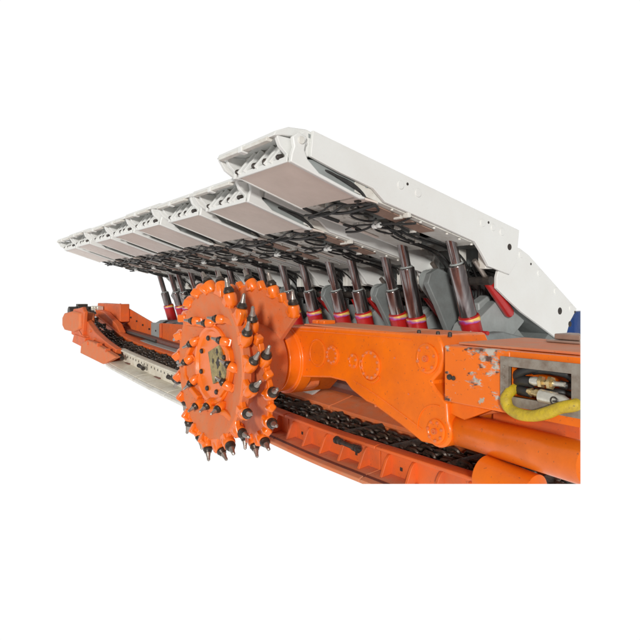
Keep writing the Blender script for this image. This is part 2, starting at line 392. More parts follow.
        B(mb, 'leg_head', 'white_dirty', lg, bevel=0); mb = MB()
        for q in range(5):
            a = q * 1.25; c = t0 + ax * .02 + Vector((math.cos(a) * .12, math.sin(a) * .12, 0)); mb.cyl(c, c - Vector((0, 0, .05)), .018, 8)
        B(mb, 'leg_head_bolt', 'white_dirty', lg, bevel=0)
        B(MB().lathe(t0 + ax * 1.5 + Vector((.17, 0, 0)), t0 + ax * 1.5 + Vector((.27, 0, 0)), [(0, .03), (.1, .03)], 12), 'valve', 'red', lg, bevel=.003)
    # bracket blocks hanging behind the legs
    for x0 in (-.66, -.20):
        B(MB().box(x0, x0 + .13, 6.46, 6.62, .36, .66), 'hanging_block', 'white_dirty', bevel=.01)
    # rear shield
    gs = [P(*q, X=-4.98) for q in ((500, 277), (500, 288), (512, 300), (525, 312), (565, 342), (569, 337), (573, 322), (580, 309), (532, 255), (523, 248), (508, 244))]
    poly = [(p.y, p.z) for p in gs]
    for x0, x1 in ((-.10, -.052), (-1.37, -1.32)): B(MB().prism(poly, 'X', x0, x1), 'shield_plate', 'white')
    mb = MB(); hb = MB()
    for px, py, r in ((521, 254.5, .05), (539.5, 273, .05), (556, 291, .05), (571, 308, .05)):
        p = P(px, py, X=-5.03); mb.cyl((-.06, p.y, p.z), (-.04, p.y, p.z), r, 20)
    B(mb, 'plug', 'white', bevel=.004)
    for px, py, r in ((531, 264, .018), (560, 311, .055), (570, 324, .045), (575, 312, .02)):
        p = P(px, py, X=-5.03); hb.lathe((-.06, p.y, p.z), (-.042, p.y, p.z), [(0, r), (.0105, r), (.0105, r * .5)], 20)
    B(hb, 'pin_hole', 'dark', bevel=0)
    B(MB().prism([(7.0, .62), (7.2, .62), (8.6, -.22), (8.26, -.70), (7.75, -.46), (7.3, -.2), (7.05, .3)], 'X', -1.315, -.105), 'rear_shield', 'grey')
    q = [P(*t, X=-5.25) for t in ((501, 301), (506, 300), (530, 311), (528, 322), (510, 345), (470, 345), (478, 325))]
    B(MB().prism([(p.y - .1, p.z) for p in q], 'X', -.62, -.27), 'rear_link', 'grey_light', bevel=.012)
    q = [P(*t, X=-5.8) for t in ((422, 283), (425, 273), (433, 268), (441, 272), (455, 291), (466, 312), (463, 335), (444, 335), (432, 305))]
    B(MB().prism([(p.y + .1, p.z) for p in q], 'X', -.90, -.80), 'link_plate', 'grey', bevel=.012)
    B(MB().prism([(7.05, .5), (8.0, -.1), (7.9, -.5), (7.5, -.35), (7.1, .1)], 'X', -.76, -.70), 'shield_rib', 'grey_light')
    B(MB().prism([(8.25, -.40), (8.35, -.40), (7.9, -1.35), (7.4, -1.35), (7.35, -1.2)], 'X', -1.3, -.12), 'rear_skirt', 'grey', bevel=.01)
    B(MB().prism([(6.75, -.12), (7.0, .0), (8.0, -.75), (7.95, -1.0), (7.2, -.72), (6.8, -.55)], 'X', -.60, -.42), 'link_arm', 'grey_light', bevel=.02)
    # linkage arms
    for x0, x1 in ((-1.26, -1.10),):
        mb = MB()
        pa, pb = Vector((0, 6.55, .22)), Vector((0, 7.75, -.86))
        d = (pb - pa).normalized(); n = Vector((0, -d.z, d.y)); ang = math.atan2(n.z, n.y)
        poly2 = [(pa.y + .17 * math.cos(ang + math.pi * i / 8), pa.z + .17 * math.sin(ang + math.pi * i / 8)) for i in range(9)] + \
                [(pb.y + .21 * math.cos(ang + math.pi + math.pi * i / 8), pb.z + .21 * math.sin(ang + math.pi + math.pi * i / 8)) for i in range(9)]
        B(mb.prism(poly2, 'X', x0, x1), 'link_arm', 'grey_light', bevel=.015)
    B(MB().obox((-.70, 6.95, .30), (-.70, 7.9, -.75), .34, .14), 'link_arm', 'grey', bevel=.012)
    B(MB().cyl((-1.33, 6.62, .2), (-.10, 6.62, .2), .06, 16), 'link_pin', 'dark', bevel=0)
    # red ram
    for x in (-.20, -.98):
        a, b = P(479, 260, X=-5.1 ), P(520, 314, X=-5.1)
        a = Vector((x, a.y, a.z)); b = Vector((x, b.y - .15, b.z + .02)); L = (b - a).length
        o = B(MB().lathe(a, b, [(0, .035), (L * .38, .035)], 16), 'ram_rod', 'steel', bevel=0)
        B(MB().lathe(a, b, [(L * .36, .05), (L * .37, .075), (L, .075), (L + .05, .05)], 20), 'ram', 'red', bevel=.004)
    a = Vector((-.80, 6.85, .15)); b = Vector((-.80, 7.25, -.55))
    B(MB().cyl(a, b, .085, 16), 'ram', 'red', bevel=.004)
    # hoses
    rnd = random.Random(3)
    mb = MB()
    for k in range(5):
        y0 = 4.34 + k * .055 + (0 if k < 3 else .5); x = -.04; ph = rnd.random() * 6; am = rnd.uniform(.02, .06); pts = []
        for j in range(8):
            pts.append((x - j * .19, y0 + am * math.sin(ph + j * 1.1), low(y0 + am * math.sin(ph + j * 1.1)) - .012 - .045 * abs(math.sin(ph + j * .5)) - .01 * (k % 3)))
        mb.tube(pts, (.012, .016, .021)[k % 3], 8, 4)
    for k in range(4):
        x = (-.25, -.62, -.75, -1.15)[k]; y = (4.5, 4.75, 5.3, 5.0)[k]; rr = (.10, .12, .14, .09)[k]
        pts = [(x + math.cos(j * .7 + k) * rr, y + math.sin(j * .7 + k) * rr * 1.5, low(y + math.sin(j * .7 + k) * rr * 1.5) - .012 - .04 * math.sin(j * .35)) for j in range(9)]
        mb.tube(pts, .014, 8, 6)
    for k in range(4):
        x = -.5 - k * .14; sx = .08 * math.sin(k * 2.1)
        mb.tube([(x, 5.1 + .07 * k, low(5.3) + .05), (x + sx * .3, 5.6, low(5.6) - .03), (x + sx, 6.15, low(6.1) - .02), (x + sx * .6, 6.42, .58), (x - sx, 6.62, .40 - .05 * (k % 3)), (x - .1, 6.75, .25), (x - .05, 6.9, .15)], (.013, .017, .02)[k % 3], 8, 6)
    mb.tube([(-.16, 3.62, 1.40), (-.055, 3.80, 1.335), (-.052, 4.0, 1.26), (-.06, 4.22, 1.17), (-.2, 4.36, 1.10), (-.5, 4.45, 1.06)], .014, 8)
    mb.tube([(-.16, 3.75, 1.37), (-.06, 3.92, 1.30), (-.05, 4.12, 1.235), (-.07, 4.3, 1.12), (-.3, 4.50, 1.04), (-.5, 4.6, 1.03)], .018, 8)
    mb.tube([(-1.18, 3.6, 1.36), (-1.2, 3.9, 1.27), (-1.22, 4.3, 1.12), (-1.2, 4.8, 1.0)], .03, 8)
    B(mb, 'hose', 'hose', bevel=0)
    mb = MB()
    for k in range(9):
        x = rnd.uniform(-1.2, -.1); y = rnd.uniform(4.35, 5.6)
        mb.box(x, x + .09, y, y + .05, low(y) - .04, low(y) + .02)
    B(mb, 'hose_clamp', 'white_dirty', bevel=.004); mb = MB()
    mb.cyl((-.66, 5.0, low(5.0)), (-.66, 5.0, low(5.0) - .07), .03, 12); mb.lathe((-.72, 5.0, low(5.0) - .06), (-.58, 5.0, low(5.0) - .06), [(0, .03), (.01, .042), (.06, .042), (.061, .028), (.10, .028), (.101, .038), (.14, .038)], 12)
    B(mb, 'pipe_junction', 'white', bevel=.004)
    # valve block between legs
    mb = MB().box(-.98, -.80, 6.72, 6.84, .0, .16)
    for q in range(4): mb.cyl((-.96 + q * .05, 6.72, .1), (-.96 + q * .05, 6.67, .1), .014, 8)
    B(mb, 'valve_block', 'dark', bevel=.004)
    mb = MB()
    for k in range(9):
        x = -.25 - .06 * k; a = k * 1.7
        mb.tube([(x, 6.55, .50 - .02 * k), (x - .05, 6.75 + .05 * math.sin(a), .30 + .06 * math.cos(a)), (x - .02, 6.95 + .04 * math.cos(a), .28 - .05 * math.sin(a)), (x - .1, 7.05, .05 + .07 * math.sin(a * 1.3)), (x - .06, 6.95, -.15)], (.010, .014, .018)[k % 3], 8, 6)
    B(mb, 'hose', 'hose', bevel=0)
    # base pontoons
    for x0, x1 in ((-.62, -.10), (-1.34, -.84)):
        B(MB().prism([(5.35, -1.5), (5.15, -1.3), (5.4, -.85), (5.95, -.56), (6.9, -.52), (7.6, -.66), (8.2, -1.0), (8.2, -1.6), (5.5, -1.6)], 'X', x0, x1), 'base_pontoon', 'grey', bevel=.02)
    B(MB().box(-.838, -.622, 6.9, 8.0, -1.45, -.85), 'base_bridge', 'grey', bevel=.01)
    return root, base

sup, base = make_support(.5)
sup2, _ = make_support(.64, (((-.29, 5.83, .87), (-.31, 6.28, -.55)), ((-1.14, 5.83, .87), (-1.16, 6.27, -.55))), 1.03)
SL = ['nearest roof support with bright white side plate, its tip raised above the whole row',
      'second roof support from the right, its warm-shaded panel directly below the raised nearest tip',
      'third roof support from the right, above and behind the right edge of the cutting drum',
      'fourth roof support from the right, its legs just above the top of the cutting drum',
      'fifth roof support from the right, over the left half of the cutting drum',
      'sixth roof support from the right, third from the far left end of the row',
      'second roof support from the far left end of the row',
      'farthest roof support, leftmost and smallest tip with white space under its canopy']
for i in range(8):
    o = sup if i == 0 else (sup2 if i == 1 else copy_tree(sup2))
    yo, zo = (0, 0) if i == 0 else (.33, -.19)
    if i > 0: yo += (.0, .02, -.03, .01, .03, -.02, .02)[i - 1]
    o.location = (-4.98 - 1.5 * i + base[0], base[1] + yo, base[2] + zo)
    o['label'] = SL[i]

# ================================================================== conveyor
TAB = [(-16.5, -.1), (-14.3, -.22), (-13.98, -.32), (-13.4, -.556), (-12.7, -.79), (-12.0, -.93), (-11.25, -1.035), (-9.2, -1.15), (-7, -1.24), (-4.6, -1.33), (-1, -1.335)]
def zt(X):
    if X <= TAB[0][0]: return TAB[0][1]
    for (a, za), (b, zb) in zip(TAB, TAB[1:]):
        if X <= b:
            t = (X - a) / (b - a); return za + (zb - za) * t
    return TAB[-1][1]
def zs(X): return sum(zt(X + d) for d in (-.3, -.15, 0, .15, .3)) / 5
def xs(a, b, st=.15):
    n = max(1, int(abs(b - a) / st + .5)); return [a + (b - a) * i / n for i in range(n + 1)]
def interp(T, X):
    if X <= T[0][0]: return T[0][1]
    for (a, za), (b, zb) in zip(T, T[1:]):
        if X <= b: return za + (zb - za) * (X - a) / (b - a)
    return T[-1][1]
TC = [(-15.5, -.46), (-15.1, -.55), (-14, -.76), (-13.1, -.94), (-11.9, -1.04), (-9.2, -1.15), (-7, -1.24), (-4.6, -1.33), (-1, -1.335)]
TT = [(-15.2, -.70), (-14.1, -.84), (-12.1, -.935), (-10.9, -1.0), (-9, -1.04), (-7, -1.07), (-5, -1.13), (-1, -1.14)]
def zc(X): return sum(interp(TC, X + d) for d in (-.4, -.2, 0, .2, .4)) / 5
def zr(X): return sum(interp(TT, X + d) for d in (-.4, -.2, 0, .2, .4)) / 5
cv = thing('face_conveyor', 'long orange scraper conveyor with dark chain, behind the cutting drum, curving up at left', 'conveyor', (-7.0, 3.8, -1.66))
cb = tuple(cv.location)
def CB(mb, name, mat, parent=None, bevel=.006, cut=True, label=None):
    if cut: cutB(mb); cutR(mb)
    if len(mb.bm.verts) == 0: return None
    return mb.build(name, mat, parent or cv, off=cb, bevel=bevel, label=label)

edges = [-14.0, -12.75, -11.3, -9.75, -8.3, -6.85, -5.35, -3.85, -2.35, -1.2]
for i, (a, b) in enumerate(zip(edges, edges[1:])):
    kind = 'end' if i < 2 else ('white' if i < 5 else 'orange')
    m_side = {'end': 'orange_red', 'white': 'cream', 'orange': 'orange_red'}[kind]
    a2, b2 = a + .008, b - .008
    X = xs(a2, b2)
    lab = {'white': 'cream white pan section', 'end': None, 'orange': None}[kind]
    # inner wall and lip
    lip = [(3.43, -.25), (3.46, -.25), (3.46, .0), (3.43, .0)] if kind == 'end' else [(3.46, -.30), (3.50, -.30), (3.50, -.045), (3.54, -.04), (3.54, -.012), (3.44, .0), (3.40, -.008), (3.40, -.035), (3.46, -.045)]
    pan = CB(MB().sweep(lip if lip else [(3.46, -.30), (3.50, -.30), (3.50, -.045), (3.54, -.04), (3.54, -.012), (3.44, .0), (3.40, -.008), (3.40, -.035), (3.46, -.045)], X, zs), 'line_pan', m_side, label=lab)
    if pan is None: continue
    CB(MB().sweep([(3.48, -.30), (3.24, -.305), (3.22, -.295), (3.22, -.265), (3.26, -.25), (3.455, -.225), (3.48, -.23)], X, zs), 'toe_ramp', 'orange_top' if kind == 'orange' else m_side, pan)
    if kind == 'white':
        ext = MB().sweep([(3.215, -.33), (3.17, -.335), (3.16, -.31), (3.16, -.295), (3.21, -.27)], X, zs)
        CB(ext, 'toe_edge', 'white_dirty', pan)
    if kind == 'orange':
        CB(MB().sweep([(3.30, -.252), (3.27, -.258), (3.27, -.246), (3.30, -.240)], X, zs), 'seam', 'maroon', pan, bevel=0)
    # deck
    CB(MB().sweep([(3.505, -.13), (4.05, -.13), (4.05, -.10), (3.505, -.10)], X, zc), 'deck_plate', 'dark', pan, bevel=0)
    # rear sigma wall
    m_back = 'orange_red' if kind != 'white' else 'orange_red'
    Xb = X if i else xs(-15.3, b2)
    CB(MB().sweepf(Xb, lambda x: [(4.055, zc(x) - .35), (4.12, zc(x) - .35), (4.12, zc(x) - .01), (4.40, zr(x) - .10), (4.40, zr(x) - .07), (4.10, zc(x) + .035), (4.02, zc(x) + .02), (4.02, zc(x) - .02), (4.055, zc(x) - .03)]), 'rear_rail', 'orange_dust' if kind == 'orange' else m_back, pan)
    # ribs
    if kind == 'orange':
        mb = MB(); x = a + .12
        while x < b - .08:
            z = zs(x)
            mb.prism([(3.465, z - .05), (3.43, z - .06), (3.40, z - .1), (3.34, z - .238), (3.465, z - .225)], 'X', x, x + .03); x += .3
        CB(mb, 'rib', 'orange_red', pan, bevel=.004)
        # darker bolt slots between ribs
        mb = MB(); x = a + .27
        while x < b - .08:
            z = zs(x); mb.box(x - .014, x + .014, 3.455, 3.462, z - .17, z - .14); x += .9
        CB(mb, 'slot', 'dark', pan, bevel=0)
    if kind == 'white':
        mb = MB(); x = a + .1
        while x < b - .06:
            z = zs(x); mb.box(x, x + .022, 3.455, 3.462, z - .12, z - .085); x += .15
        CB(mb, 'slot', 'dark', pan, bevel=0)
        CB(MB().box(a + .3, a + .55, 3.43, 3.462, zs(a + .4) - .235, zs(a + .4) - .215), 'slot', 'maroon', pan, bevel=0)

# black dumb-bell connectors at the pan joints
for px, py, l in ((347, 444.5, .40), (172, 379, .38), (141, 367, .3), (121, 357, .2), (108.5, 352, .14)):
    p = P(px, py, Y=3.36); a = Vector((p.x - l / 2, 3.36, p.z + (.02 if px < 200 else .012))); b = Vector((p.x + l / 2, 3.36, p.z - (.02 if px < 200 else .012)))
    mb = MB().lathe(a, b, [(0, .012), (.03, .016), (.031, .036), (.055, .036), (.056, .018), (.08, .018), (.081, .031), (.11, .031), (.111, .022), (l - .111, .022), (l - .11, .031), (l - .081, .031), (l - .08, .018), (l - .056, .018), (l - .055, .036), (l - .031, .036), (l - .03, .016), (l, .012)] if l > .2 else [(0, .03), (.03, .04), (.04, .02), (l - .04, .02), (l - .03, .04), (l, .03)], 14)
    mb.build('connector', 'dark', cv, off=cb)

# chain strands and flights
def link(mb, c, d, up, L, W, r, seg=10, n=6):
    d = d.normalized(); w = d.cross(up).normalized(); pts = []
    for i in range(seg):
        a = 2 * math.pi * i / seg; cx = math.cos(a); sy = math.sin(a)
        pts.append(c + d * (cx * W / 2 + (1 if cx > 0 else -1) * (L - W) / 2) + w * sy * W / 2)
    mb.tube(pts, r, n, 1, closed=True)
links = []
for s_i, yc in enumerate((3.62, 3.77, 3.92)):
    x = -15.2; k = 0
    while x < -1.6:
        z = zc(x) - .05 + random.uniform(-.012, .014); dz = (zc(x + .1) - zc(x - .1)) / .2
        d = Vector((1, random.uniform(-.12, .12), dz + random.uniform(-.06, .06))); up = Vector((0, random.uniform(-.4, .4), 1)) if k % 2 else Vector((0, 1, random.uniform(.0, .6)))
        links.append((x, yc + random.uniform(-.015, .015), z, d, up)); x += .094 / math.sqrt(1 + dz * dz); k += 1
links.sort(key=lambda t: -t[0])
vis = [l for l in links if l[0] < -2.5]
near = vis[:100]; far = vis[100:] + [l for l in links if -2.5 <= l[0] < -1.9]
for l in near:
    mb = MB(); link(mb, Vector(l[:3]), l[3], l[4], .135, .088, .0165, 10, 6); CB(mb, 'chain_link', 'chain', bevel=0)
mb = MB()
for l in far: link(mb, Vector(l[:3]), l[3], l[4], .135, .088, .0165, 10, 6)
o = CB(mb, 'scraper_chain', 'chain', bevel=0); o['kind'] = 'stuff'
x = -15.0
while x < -2.0:
    z = zc(x) - .045; dz = (zc(x + .1) - zc(x - .1)) / .2
    mb = MB()
    mb.prism([(-.05, -.02), (-.035, .03), (0, .055), (.035, .03), (.05, -.02)], 'Y', 3.53, 4.02)
    rot = Matrix.Rotation(-math.atan(dz), 4, 'Y'); bmesh.ops.transform(mb.bm, matrix=Matrix.Translation((x, 0, z)) @ rot, verts=mb.bm.verts[:])
    CB(mb, 'flight_bar', 'chain', bevel=.005)
    x += .66

# spill plates behind the chain
sp_tab = [(-14.75, -.2), (-12.4, -.6), (-10.8, -.58), (-9, -.60), (-7, -.68), (-4.6, -.76), (-1, -.78)]
def zsp(X):
    for (a, za), (b, zb) in zip(sp_tab, sp_tab[1:]):
        if X <= b: return za + (zb - za) * max(0, (X - a)) / (b - a)
    return sp_tab[-1][1]
def spill(a, b, mat, lab=None, y=4.46, t=.03, d0=.12):
    mb = MB(); X = xs(a, b, .2); rings = []
    for x in X:
        top_ = zsp(x); bot = zr(x) - .06
        rings.append(mb.verts([(x, y, bot), (x, y, top_), (x, y + t, top_), (x, y + t, bot)]))
    for r0, r1 in zip(rings, rings[1:]):
        for k in range(4): mb.face([r0[k], r0[(k + 1) % 4], r1[(k + 1) % 4], r1[k]])
    mb.face(rings[0][::-1]); mb.face(rings[-1])
    return CB(mb, 'spill_plate', mat, label=lab)
spill(-14.7, -12.42, 'orange_red'); spill(-12.40, -11.9, 'grey_light', 'pale grey joint plate', y=4.44); spill(-11.88, -9.9, 'orange_red')
spill(-9.88, -8.4, 'orange_red'); spill(-8.38, -6.9, 'orange_red'); spill(-6.88, -5.4, 'orange_red'); spill(-5.38, -3.9, 'orange_red'); spill(-3.88, -2.2, 'orange_red')
CB(MB().box(-11.86, -11.78, 4.42, 4.455, -.90, -.60), 'joint_lug', 'orange_red')
# white flat pieces along the foot of the spill plates
def strip(a, b, fs, name, mat, lab=None): return CB(MB().sweepf(xs(a, b), fs), name, mat, label=lab)
foot = lambda x: [(4.14, zc(x) + .032), (4.34, zr(x) - .042), (4.34, zr(x) - .022), (4.13, zc(x) + .055)]
strip(-12.2, -9.2, foot, 'foot_plate', 'grey_light')
strip(-7.2, -5.85, foot, 'foot_plate', 'white_dirty')
tray = lambda x: [(4.30, zr(x) - .06), (4.40, zr(x) - .06), (4.44, zr(x)), (4.40, zr(x) + .06), (4.30, zr(x) + .05), (4.27, zr(x))]
strip(-14.3, -9.4, tray, 'cable_tray', 'maroon'); strip(-9.38, -4.0, tray, 'cable_tray', 'maroon')
strip(-13.6, -11.6, lambda x: [(4.22, zr(x) + .01), (4.26, zr(x) - .03), (4.29, zr(x)), (4.26, zr(x) + .05)], 'cable', 'dark')
mb = MB()
for k in range(6): mb.cyl((-12.1 - k * .42, 4.45, zsp(-12.1 - k * .42) - .17), (-12.1 - k * .42, 4.46 - .03, zsp(-12.1 - k * .42) - .17), .022, 8)
CB(mb, 'bolt', 'dark', bevel=0)

mb = MB()
for q in ((83, 318), (85, 327), (91, 331), (95, 339), (102, 345), (110, 350), (88, 337), (86, 312)):
    p = P(*q, Y=3.3); mb.cyl((p.x, 3.31, p.z), (p.x, 3.27, p.z), .03, 8)
CB(mb, 'bolt', 'orange_dust', bevel=0)
for q in ((90, 345), (100, 346.5), (108, 352)):
    p = P(*q, Y=3.2); CB(MB().box(p.x - .03, p.x + .03, 3.14, 3.24, p.z, p.z + .07), 'lug', 'orange_red', bevel=.008)
# far drive end: cheek plates, gearbox, sprocket
ck = [P(*q, Y=3.36) for q in ((83, 308), (89, 320), (97.5, 332), (107.5, 341), (119, 349), (118, 357), (100, 354), (84, 345), (79, 337), (74, 334), (74, 322), (76, 309))]
CB(MB().prism([(p.x, p.z) for p in ck], 'Y', 3.30, 3.42), 'cheek_plate', 'orange_red', bevel=.015)
ck2 = [P(*q, Y=3.22) for q in ((84, 343), (90, 340), (96, 342), (119, 357), (108, 363), (105.5, 364), (83, 353))]
CB(MB().prism([(p.x, p.z) for p in ck2], 'Y', 3.16, 3.27), 'skid_shoe', 'orange_dust', bevel=.02)
g = [P(*q, Y=3.16) for q in ((64, 313), (72, 311), (79, 313), (79, 329), (72, 332), (64, 330), (62, 326), (62, 317))]
CB(MB().prism([(p.x, p.z) for p in g], 'Y', 3.16, 3.50), 'gearbox', 'orange_dust', bevel=.04)
g = [P(*q, Y=3.22) for q in ((76, 309), (82, 307), (84, 312), (82, 340), (76, 338), (74, 330))]
CB(MB().prism([(p.x, p.z) for p in g], 'Y', 3.22, 3.31), 'end_flange', 'orange_red', bevel=.02)
g = [P(*q, Y=3.2) for q in ((74, 334), (85, 338), (84, 348), (72, 342))]
CB(MB().prism([(p.x, p.z) for p in g], 'Y', 3.2, 3.36), 'foot_block', 'orange_red', bevel=.012)
mb = MB()
p0 = P(88, 310, Y=3.9)
mb.cyl((p0.x - .3, 3.5, p0.z - .05), (p0.x - .3, 4.3, p0.z - .05), .14, 20)
for k in range(10):
    a = k * .628; c = Vector((p0.x - .3, 0, p0.z - .05)) + Vector((math.cos(a) * .17, 0, math.sin(a) * .17)); mb.box(c.x - .04, c.x + .04, 3.7, 3.95, c.z - .04, c.z + .04)
CB(mb, 'sprocket', 'dark', bevel=.01)
mb = MB()
for k in range(5): mb.box(p0.x - .25 + k * .12, p0.x - .17 + k * .12, 4.05 - .05 * (k % 2), 4.2, p0.z + .02 - .03 * (k % 3), p0.z + .10)
CB(mb, 'chain_guide', 'zinc', bevel=.01)
# end housing at the top of the spill plates
e = [P(*q, Y=4.2) for q in ((97, 303), (113, 304), (119, 304), (119, 322), (113, 325), (103, 320), (96, 312))]
CB(MB().prism([(p.x, p.z) for p in e], 'Y', 4.22, 4.45), 'end_housing', 'orange_red', bevel=.015)
e = [P(*q, Y=4.1) for q in ((97, 309), (106, 312), (118, 324), (122, 333), (112, 328), (100, 319))]
CB(MB().prism([(p.x, p.z) for p in e], 'Y', 4.05, 4.2), 'end_housing', 'orange_red', bevel=.015)

# ================================================================== shearer
sh = thing('coal_shearer', 'bright orange cutting machine with spiked round drum, thick arm and box body at right', 'shearer', (-3.0, 3.6, -1.3))
sb = tuple(sh.location)
def SB(mb, name, mat, parent=None, bevel=.006, cut=False, label=None):
    if cut: cutR(mb); cutB(mb)
    return mb.build(name, mat, parent or sh, off=sb, bevel=bevel, label=label)

# --- ranging arm
HX, HZc = -5.18, -.68
def arm_pts():
    pts = [(HX + .36 * math.cos(a), HZc + .36 * math.sin(a)) for a in [R(90 + i * 12) for i in range(17)]]
    low_ = [(302, 377), (330, 378), (345, 382), (351, 390), (366, 402), (373, 405), (400, 425), (421, 442)]
    pts += [tuple((P(*q, Y=3.3).x, P(*q, Y=3.3).z)) for q in low_]
    c = P(437, 430, Y=3.3)
    pts += [(c.x + .135 * math.cos(a), c.z + .135 * math.sin(a)) for a in [R(-115 + i * 14) for i in range(12)]]
    pts += [tuple((P(*q, Y=3.3).x, P(*q, Y=3.3).z)) for q in ((447, 403), (436, 390), (431, 382), (440, 372), (444, 358), (442, 345), (438, 335))]
    pts += [(-3.4, -.305), (-4.6, -.312)]
    return pts
ap = arm_pts()
arm = SB(MB().prism(ap, 'Y', 3.30, 3.86), 'ranging_arm', 'orange', bevel=.02)
SB(MB().prism([(-4.85, -.308), (-3.02, -.326), (-3.02, -.31), (-4.85, -.292)], 'Y', 3.325, 3.83), 'top_cover', 'orange_top', arm, bevel=.004)
def cover(px, py, r, nb, name='arm_cover', Y=3.3, rb=None, hub=0, mat='orange'):
    p = P(px, py, Y=Y)
    o = SB(MB().lathe((p.x, Y + .01, p.z), (p.x, Y - .05, p.z), [(0, r), (.022, r), (.028, r - .008), (.028, r - .02), (.024, r - .024)], 40), name, mat, arm, bevel=0)
    mb = MB(); rb = rb or r * .78
    for k in range(nb):
        a = 2 * math.pi * k / nb + .3; mb.lathe((p.x + rb * math.cos(a), Y - .014, p.z + rb * math.sin(a)), (p.x + rb * math.cos(a), Y - .034, p.z + rb * math.sin(a)), [(0, .013), (.012, .013), (.016, .010)], 6)
    SB(mb, 'cover_bolt', 'orange_dust', arm, bevel=0)
    if hub: SB(MB().lathe((p.x, Y - .014, p.z), (p.x, Y - .05, p.z), [(0, hub), (.024, hub), (.024, hub * .6), (.01, hub * .55)], 20), 'hub_plug', 'orange_dust', arm, bevel=0)
    return p
cover(318, 353, .135, 0); cover(333, 355, .09, 10)
cover(354, 361, .065, 5); cover(371, 365, .125, 12, rb=.11); 
cover(427.5, 358.5, .115, 6, hub=.025); cover(436.5, 431, .092, 7, hub=.022)
p = P(371, 365, Y=3.3)
SB(MB().prism([(p.x + .155 * math.cos(a), p.z + .155 * math.sin(a)) for a in [R(170 + i * 8) for i in range(20)]] + [(p.x + .135 * math.cos(a), p.z + .135 * math.sin(a)) for a in [R(170 + (19 - i) * 8) for i in range(20)]], 'Y', 3.285, 3.303), 'weld_ring', 'orange', arm, bevel=.003)
# raised ring of the lug
p = P(436.5, 431, Y=3.3)
SB(MB().prism([(p.x + .20 * math.cos(a), p.z + .20 * math.sin(a)) for a in [R(80 + i * 8) for i in range(14)]] + [(p.x + .192 * math.cos(a), p.z + .192 * math.sin(a)) for a in [R(80 + (13 - i) * 8) for i in range(14)]], 'Y', 3.292, 3.303), 'weld_ring', 'orange', arm, bevel=.002)
mb = MB()
for q in ((419, 332), (438, 333), (450, 334)):
    p = P(*q, Y=3.36); mb.lathe((p.x, p.y, -.315), (p.x, p.y, -.27), [(0, .016), (.03, .016), (.036, .010)], 10)
SB(mb, 'lifting_bolt', 'dark', arm, bevel=0)
mb = MB()
for q, r in (((409, 394), .008), ((395, 358), .009), ((310, 360), .009), ((376, 406), .01)):
    p = P(*q, Y=3.3); mb.lathe((p.x, 3.302, p.z), (p.x, 3.292, p.z), [(0, r), (.01, r)], 10)
SB(mb, 'plug', 'orange_dust', arm, bevel=0)
mb = MB()
q = [P(*t, Y=3.298) for t in ((300, 331), (330, 333), (380, 337), (412, 340))]
wl = [(p.x, 3.299, p.z) for p in q]
mb.tube(wl, .006, 6, 10)
SB(mb, 'weld_seam', 'orange', arm, bevel=0)
mb = MB()
q = [P(*t, Y=3.298) for t in ((352, 386), (374, 400), (402, 421), (420, 435))]
mb.tube([(p.x + .02, 3.299, p.z + .05) for p in q], .005, 6, 10)
SB(mb, 'weld_seam', 'orange', arm, bevel=0)
# gearbox barrel joining arm and drum
SB(MB().lathe((HX, 3.42, HZc), (HX, 2.6, HZc), [(0, .36), (.13, .36), (.14, .33), (.26, .33), (.27, .30), (.8, .30)], 48), 'gear_barrel', 'orange_bright', arm, bevel=.004)
p = P(299, 384, Y=3.4)
SB(MB().prism([(p.x - .1, p.z + .1), (p.x + .12, p.z + .06), (p.x + .1, p.z - .02), (p.x - .02, p.z - .08), (p.x - .14, p.z - .04)], 'Y', 3.34, 3.6), 'oil_tank', 'orange_dust', arm, bevel=.02)
SB(MB().lathe((p.x, 3.345, p.z), (p.x, 3.31, p.z), [(0, .05), (.03, .05), (.035, .03)], 12), 'drain_plug', 'orange_dust', arm, bevel=0)
# spray blocks on the arm top near the drum
for q in ((318, 322), (325, 322)):
    p = P(*q, Y=3.5); SB(MB().box(p.x - .04, p.x + .05, 3.45, 3.6, -.30, -.255), 'spray_block', 'orange', arm, bevel=.012)

# --- cutting drum
drum = SB(MB().lathe((HX, 2.52, HZc), (HX, 3.10, HZc), [(0, .39), (.02, .41), (.50, .41), (.58, .37)], 56), 'cutting_drum', 'orange_dust', bevel=0)
NT = 21
rnd = random.Random(11)
pl = []
for k in range(NT):
    a0 = 2 * math.pi * k / NT; jr = rnd.uniform(-.02, .02)
    for f, r in ((0, .705), (.08, .76 + jr), (.22, .81 + jr), (.38, .825 + jr), (.52, .80 + jr), (.62, .74), (.8, .70)):
        a = a0 + 2 * math.pi * f / NT; pl.append((HX + r * math.cos(a), HZc + r * math.sin(a)))
disc = MB(); npl = len(pl)
inn = [(HX + .64 * math.cos(math.atan2(z - HZc, x - HX)), HZc + .64 * math.sin(math.atan2(z - HZc, x - HX))) for x, z in pl]
loops = [disc.verts([(x, y, z) for x, z in src]) for src, y in ((pl, 2.42), (pl, 2.475), (inn, 2.475), (inn, 2.42))]
for a_, b_ in zip(loops, loops[1:] + loops[:1]):
    for q in range(npl): disc.face([a_[q], a_[(q + 1) % npl], b_[(q + 1) % npl], b_[q]])
SB(disc, 'rim_plate', 'orange_bright', drum, bevel=.012)
SB(MB().lathe((HX, 2.60, HZc), (HX, 2.40, HZc), [(0, .60), (.10, .71), (.17, .715), (.188, .70), (.185, .66), (.125, .44), (.120, .10)], 66), 'face_disc', 'orange_dust', drum, bevel=0)
SB(MB().lathe((HX, 2.49, HZc), (HX, 2.38, HZc), [(0, .39), (.03, .39), (.045, .375), (.045, .345), (.02, .325), (.015, .0)], 56), 'hub_ring', 'orange_bright', drum, bevel=0)
mb = MB()
